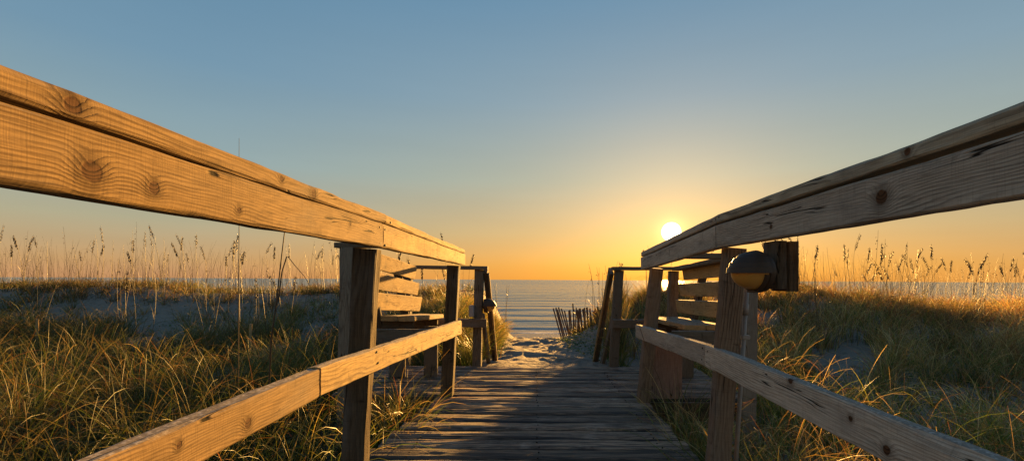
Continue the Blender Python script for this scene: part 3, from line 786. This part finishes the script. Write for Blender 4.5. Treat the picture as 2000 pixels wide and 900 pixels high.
cv = np.concatenate([scatter(60, (.45, 1.0), (5.0, 8.8), lambda X, Y: (X > .42 + .05 * (8.5 - Y)) * 1.),
                     scatter(420, (-11, -1.6), (7.0, 9.8), lambda X, Y: inview(X, Y) * ss(-.1, .2, fbm(X, Y, 81, 2))),
                     scatter(160, (2, 7), (3.2, 5.2), lambda X, Y: inview(X, Y) * .8)])
o = link('creeping_vine', quads_mesh(*leaves(cv, 16, .10, (.010, .024))), M_LEAF); tag(o, 'low creeping vine with small round leaves on the bare sand', 'vine', kind='stuff')

# sea oats: thin stems with drooping seed heads
def tube_quads(pts, r0, r1, colr, sides=4):
    P = np.array(pts); n_ = len(P); V = []; C = []
    for i, p_ in enumerate(P):
        r = r0 + (r1 - r0) * i / (n_ - 1)
        for j in range(sides):
            th = j * 2 * math.pi / sides; V.append(p_ + [r * math.cos(th), r * math.sin(th), 0]); C.append((*colr, 1))
    Q = [(i * sides + j, i * sides + (j + 1) % sides, (i + 1) * sides + (j + 1) % sides, (i + 1) * sides + j) for i in range(n_ - 1) for j in range(sides)]
    return np.array(V), np.array(Q), np.array(C)
def oat(h, bend, az, heads, leavesn, seedlen=.26):
    pts = []; a = rng.uniform(-.03, .05)
    p_ = np.array([0., 0., -.05]); n_ = 12
    for i in range(n_ + 1):
        pts.append(p_.copy()); t = i / n_
        a2 = a + bend * t ** 3
        p_ = p_ + np.array([math.cos(az) * math.sin(a2), math.sin(az) * math.sin(a2), math.cos(a2)]) * (h / n_)
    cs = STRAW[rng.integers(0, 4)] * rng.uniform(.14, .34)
    st = tube_quads(pts, .0042, .0018, cs)
    parts = [st]
    if leavesn:
        B = np.zeros((leavesn, 3)); tt = rng.uniform(0, .45, leavesn)
        for i in range(leavesn): B[i] = pts[int(tt[i] * n_)]
        sc_ = STRAW[rng.integers(0, 4, leavesn)] * .8
        parts.append(blades_arrays(B, rng.uniform(.3, .6, leavesn), rng.uniform(0, 6.28, leavesn), rng.uniform(.1, .35, leavesn), rng.uniform(.8, 2.8, leavesn), np.full(leavesn, .0042), sc_ * .28, sc_ * .28, 7))
    stem = quads_mesh(*merge(*parts))
    head = None
    if heads:
        V = []; Q = []; C = []; pa = np.array(pts); hz = -seedlen
        ns = int(heads)
        for k in range(ns):
            t = 1 - seedlen / h * rng.random() ** .9
            i = min(n_ - 1, int(t * n_)); f = t * n_ - i; c_ = pa[i] * (1 - f) + pa[i + 1] * f
            a = az + rng.normal(0, .7); dn = rng.uniform(.01, .045); out_ = rng.uniform(.004, .03)
            c_ = c_ + np.array([math.cos(a) * out_, math.sin(a) * out_, -dn])
            ax = np.array([math.cos(a) * .4, math.sin(a) * .4, -1.]); ax /= np.linalg.norm(ax)
            sd = np.cross(ax, rng.normal(size=3)); sd /= np.linalg.norm(sd)
            s_ = rng.uniform(.010, .017); w2 = s_ * .45; th_ = np.cross(ax, sd) * w2 * .4
            b0 = len(V)
            V += [c_ - ax * s_, c_ + sd * w2 + th_ * 0, c_ + ax * s_, c_ - sd * w2, c_ + th_, c_ - th_]
            for q_ in ((0, 1, 4, 3), (4, 1, 2, 3), (0, 3, 5, 1), (5, 3, 2, 1)): Q.append([b0 + x for x in q_])
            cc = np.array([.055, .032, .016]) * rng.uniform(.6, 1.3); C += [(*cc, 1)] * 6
        head = quads_mesh(np.array(V), np.array(Q), np.array(C))
    return stem, head
protos = []
for i in range(16):
    seeded = i % 2 == 0
    protos.append((seeded, oat(rng.uniform(.95, 1.2), rng.uniform(.1, .9 if seeded else .5), rng.uniform(0, 6.28), [40, 60, 90, 120][i // 2 % 4] if seeded else [0, 5][i % 4 == 1], 2)))
for s_, (a, b_) in protos:
    a.materials.append(M_STEM)
    if b_: b_.materials.append(M_STEM)
def place_oat(x, y, label, group, pr=None, sc_=1., rz=None, z=None, tilt=None):
    seeded, (sm, hm) = pr if pr else random.choice(protos)
    o = bpy.data.objects.new('sea_oat', sm); col.objects.link(o)
    o.location = (x, y, float(ground_z(x, y)) if z is None else z)
    o.rotation_euler = (random.gauss(0, .07), random.gauss(-.03, .07), random.uniform(0, 6.28) if rz is None else rz)
    if tilt: o.rotation_euler = tilt
    o.scale = (1, 1, sc_)
    tag(o, label, 'sea oat', group)
    if hm:
        c_ = bpy.data.objects.new('seed_head', hm); col.objects.link(c_); c_.parent = o
    return o
S_, B_ = [p for p in protos if p[0]], [p for p in protos if not p[0]]
def band(n_, pxr, dr, side_, scr=(.85, 1.45), ps=.5):
    for i in range(n_):
        d = random.uniform(*dr); px_ = random.uniform(*pxr) if i % 3 == 0 or i == 0 else min(max(px_ + random.gauss(0, 26), pxr[0]), pxr[1]); x = (px_ - 1045) / F * d
        seeded = random.random() < ps
        lab = ('slender sea oat with a drooping dark seed head ' if seeded else 'thin bare dry sea oat stalk ') + side_
        place_oat(x, d, lab, ('seeded' if seeded else 'bare') + ' sea oats ' + side_, random.choice(S_ if seeded else B_), random.uniform(*scr))
band(96, (-20, 700), (9.6, 12.2), 'on the crest of the left dune')
band(34, (-20, 660), (5.8, 8.6), 'in front of the left dune', (.9, 1.2), .22)
band(92, (1500, 2020), (9.3, 12.0), 'on the crest of the right dune', (.8, 1.5))
band(16, (1560, 2020), (6.0, 8.5), 'in front of the right dune', (.8, 1.1), .3)
band(16, (735, 930), (7.5, 10.5), 'behind the left bench')
band(16, (1195, 1400), (7.0, 9.5), 'behind the right bench', (.8, 1.05))
band(4, (935, 990), (7.2, 9.0), 'left of the sandy path', (.8, 1.0), .1)
band(9, (1125, 1190), (6.6, 8.8), 'behind the picket fence', (.9, 1.15), .1)
fs = []
for i in range(1300):
    left = random.random() < .5; d = random.uniform(9.3, 12.4); px_ = random.uniform(-20, 660) if left else random.uniform(1500, 2020)
    x = (px_ - 1045) / F * d; z = float(ground_z(x, d)); h = random.uniform(.4, 1.0) * (1 + .5 * float(vn(x * .7, d * .3, 93)) * 1.4); a = random.gauss(0, .10); a2 = random.gauss(0, .06); bd = random.gauss(0, .12)
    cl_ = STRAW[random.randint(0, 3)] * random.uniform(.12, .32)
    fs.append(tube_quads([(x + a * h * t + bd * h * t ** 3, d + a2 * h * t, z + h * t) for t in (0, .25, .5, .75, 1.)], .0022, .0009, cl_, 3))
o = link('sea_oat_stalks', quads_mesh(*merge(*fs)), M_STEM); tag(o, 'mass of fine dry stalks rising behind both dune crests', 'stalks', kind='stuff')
# two close tall stalks seen through the left railing, one of them snapped
def special(name, pts, r0, r1, label, colr):
    V, Q, C = tube_quads([Vector(p) for p in pts], r0, r1, colr, 5)
    o = link(name, quads_mesh(V, Q, C), M_STEM); tag(o, label, 'sea oat'); return o
p0 = at(466, 700, 3.3); p0.z = float(ground_z(p0.x, p0.y))
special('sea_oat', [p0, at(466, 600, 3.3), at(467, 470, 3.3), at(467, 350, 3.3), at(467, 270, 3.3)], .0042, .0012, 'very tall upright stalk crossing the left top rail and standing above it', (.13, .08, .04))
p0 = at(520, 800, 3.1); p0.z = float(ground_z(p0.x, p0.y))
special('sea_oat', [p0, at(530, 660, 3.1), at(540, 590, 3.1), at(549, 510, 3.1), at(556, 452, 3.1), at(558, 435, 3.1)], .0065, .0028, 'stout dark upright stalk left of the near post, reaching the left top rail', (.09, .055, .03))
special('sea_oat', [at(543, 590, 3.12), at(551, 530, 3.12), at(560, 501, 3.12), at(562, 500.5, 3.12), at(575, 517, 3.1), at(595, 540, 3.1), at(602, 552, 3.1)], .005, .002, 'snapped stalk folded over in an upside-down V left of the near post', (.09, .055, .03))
special('grass_blade', [at(1237, 600, 3.0), at(1250, 640, 2.95), at(1266, 690, 2.9), at(1290, 745, 2.9), at(1300, 790, 2.95)], .002, .003, 'single long brown blade hanging over the end of the right lower rail', (.10, .06, .035))['category'] = 'grass blade'

# ------------------------------------------------------------------ light
SUN_AZ = math.atan2(265.5, F); SUN_EL = math.atan(94.5 / math.hypot(F, 265.5))
sdir = Vector((math.sin(SUN_AZ) * math.cos(SUN_EL), math.cos(SUN_AZ) * math.cos(SUN_EL), math.sin(SUN_EL)))
sl = bpy.data.lights.new('sun', 'SUN'); so = bpy.data.objects.new('sun', sl); col.objects.link(so)
sl.energy = 5.0; sl.angle = R(1.0); sl.color = (1., .52, .13)
so.rotation_euler = sdir.to_track_quat('Z', 'Y').to_euler(); so.location = (3, 9, 4)

w = bpy.data.worlds.new('World'); sc.world = w; w.use_nodes = True
nt = w.node_tree; nt.nodes.clear(); n = N(nt)
out = nt.nodes.new('ShaderNodeOutputWorld'); bg = nt.nodes.new('ShaderNodeBackground')
D = n.vm('NORMALIZE', nt.nodes.new('ShaderNodeTexCoord').outputs['Generated'])
dz = n.sep(D)[2]
def s2l(*c): return tuple(((x / 255) / 12.92 if x / 255 < .04045 else ((x / 255 + .055) / 1.055) ** 2.4) for x in c)
zc = n.m('MAXIMUM', dz, 0.)
rampA = n.ramp(zc, [(0, s2l(235, 158, 66)), (.03, s2l(226, 163, 80)), (.10, s2l(198, 170, 122)), (.21, s2l(162, 171, 158)), (.36, s2l(130, 158, 174)), (.52, s2l(102, 143, 172)), (1, s2l(58, 92, 135))])
rampB = n.ramp(zc, [(0, s2l(208, 152, 104)), (.03, s2l(203, 160, 110)), (.10, s2l(176, 170, 142)), (.21, s2l(146, 168, 172)), (.36, s2l(114, 150, 174)), (.52, s2l(94, 137, 168)), (1, s2l(55, 90, 132))])
hs = Vector((sdir.x, sdir.y, 0)).normalized()
ca = n.vm('DOT_PRODUCT', n.vm('NORMALIZE', n.vm('MULTIPLY', D, (1, 1, 0.))), tuple(hs))
c = n.mix(n.mr(ca, .55, 1.0), rampB, rampA)
cd = n.m('MAXIMUM', n.vm('DOT_PRODUCT', D, tuple(sdir)), 0.)
for p_, cl_, k in ((60, (1., .36, .03), .022), (520, (1., .50, .10), .10), (2600, (1., .68, .26), .6)):
    g1 = n.m('MULTIPLY', n.m('POWER', cd, float(p_)), k)
    c = n.vm('ADD', c, n.vm('SCALE', cl_, sc=g1))
hz = n.noise(n.vm('MULTIPLY', D, (2.2, 2.2, 22.)), 1.3, 4, .5)
c = n.vm('SCALE', c, sc=n.m('ADD', n.m('MULTIPLY', n.m('SUBTRACT', hz, .5), n.mr(dz, .35, .02, .05, .16)), 1.))
disc = n.mr(cd, math.cos(R(1.22)), math.cos(R(.95)))
c = n.vm('ADD', c, n.vm('SCALE', (6., 5., 3.4), sc=disc))
c = n.mix(n.mr(dz, -.001, -.03), c, (.05, .055, .06))
sky = nt.nodes.new('ShaderNodeTexSky'); sky.sky_type = 'NISHITA'; sky.sun_disc = False
sky.sun_elevation = SUN_EL; sky.sun_rotation = SUN_AZ; sky.air_density = 1.3; sky.dust_density = 2.
EXPO = 2.25
K = 2 ** -EXPO
c = n.vm('SCALE', c, sc=K * .93 / .1)
c = n.vm('ADD', c, n.vm('SCALE', sky.outputs[0], sc=.03))
nt.links.new(c, bg.inputs[0]); bg.inputs[1].default_value = .1
nt.links.new(bg.outputs[0], out.inputs[0])

# ------------------------------------------------------------------ camera
cam = bpy.data.cameras.new('camera'); co = bpy.data.objects.new('camera', cam); col.objects.link(co)
cam.sensor_width = 36; cam.lens = 36 * F / 2000; cam.shift_x = -45 / 2000; cam.shift_y = 96 / 2000
cam.clip_start = .02; cam.clip_end = 30000
co.matrix_world = Matrix.Translation((0, 0, EYE)) @ Matrix.Rotation(R(90), 4, 'X') @ Matrix.Rotation(ROLL, 4, 'Z')
sc.camera = co
vs = sc.view_settings; sc.display_settings.display_device = 'sRGB'
vs.view_transform = 'Standard'; vs.look = 'None'; vs.exposure = EXPO; vs.gamma = 1
sc.cycles.max_bounces = 6; sc.cycles.transparent_max_bounces = 8
sc.cycles.sample_clamp_indirect = 8
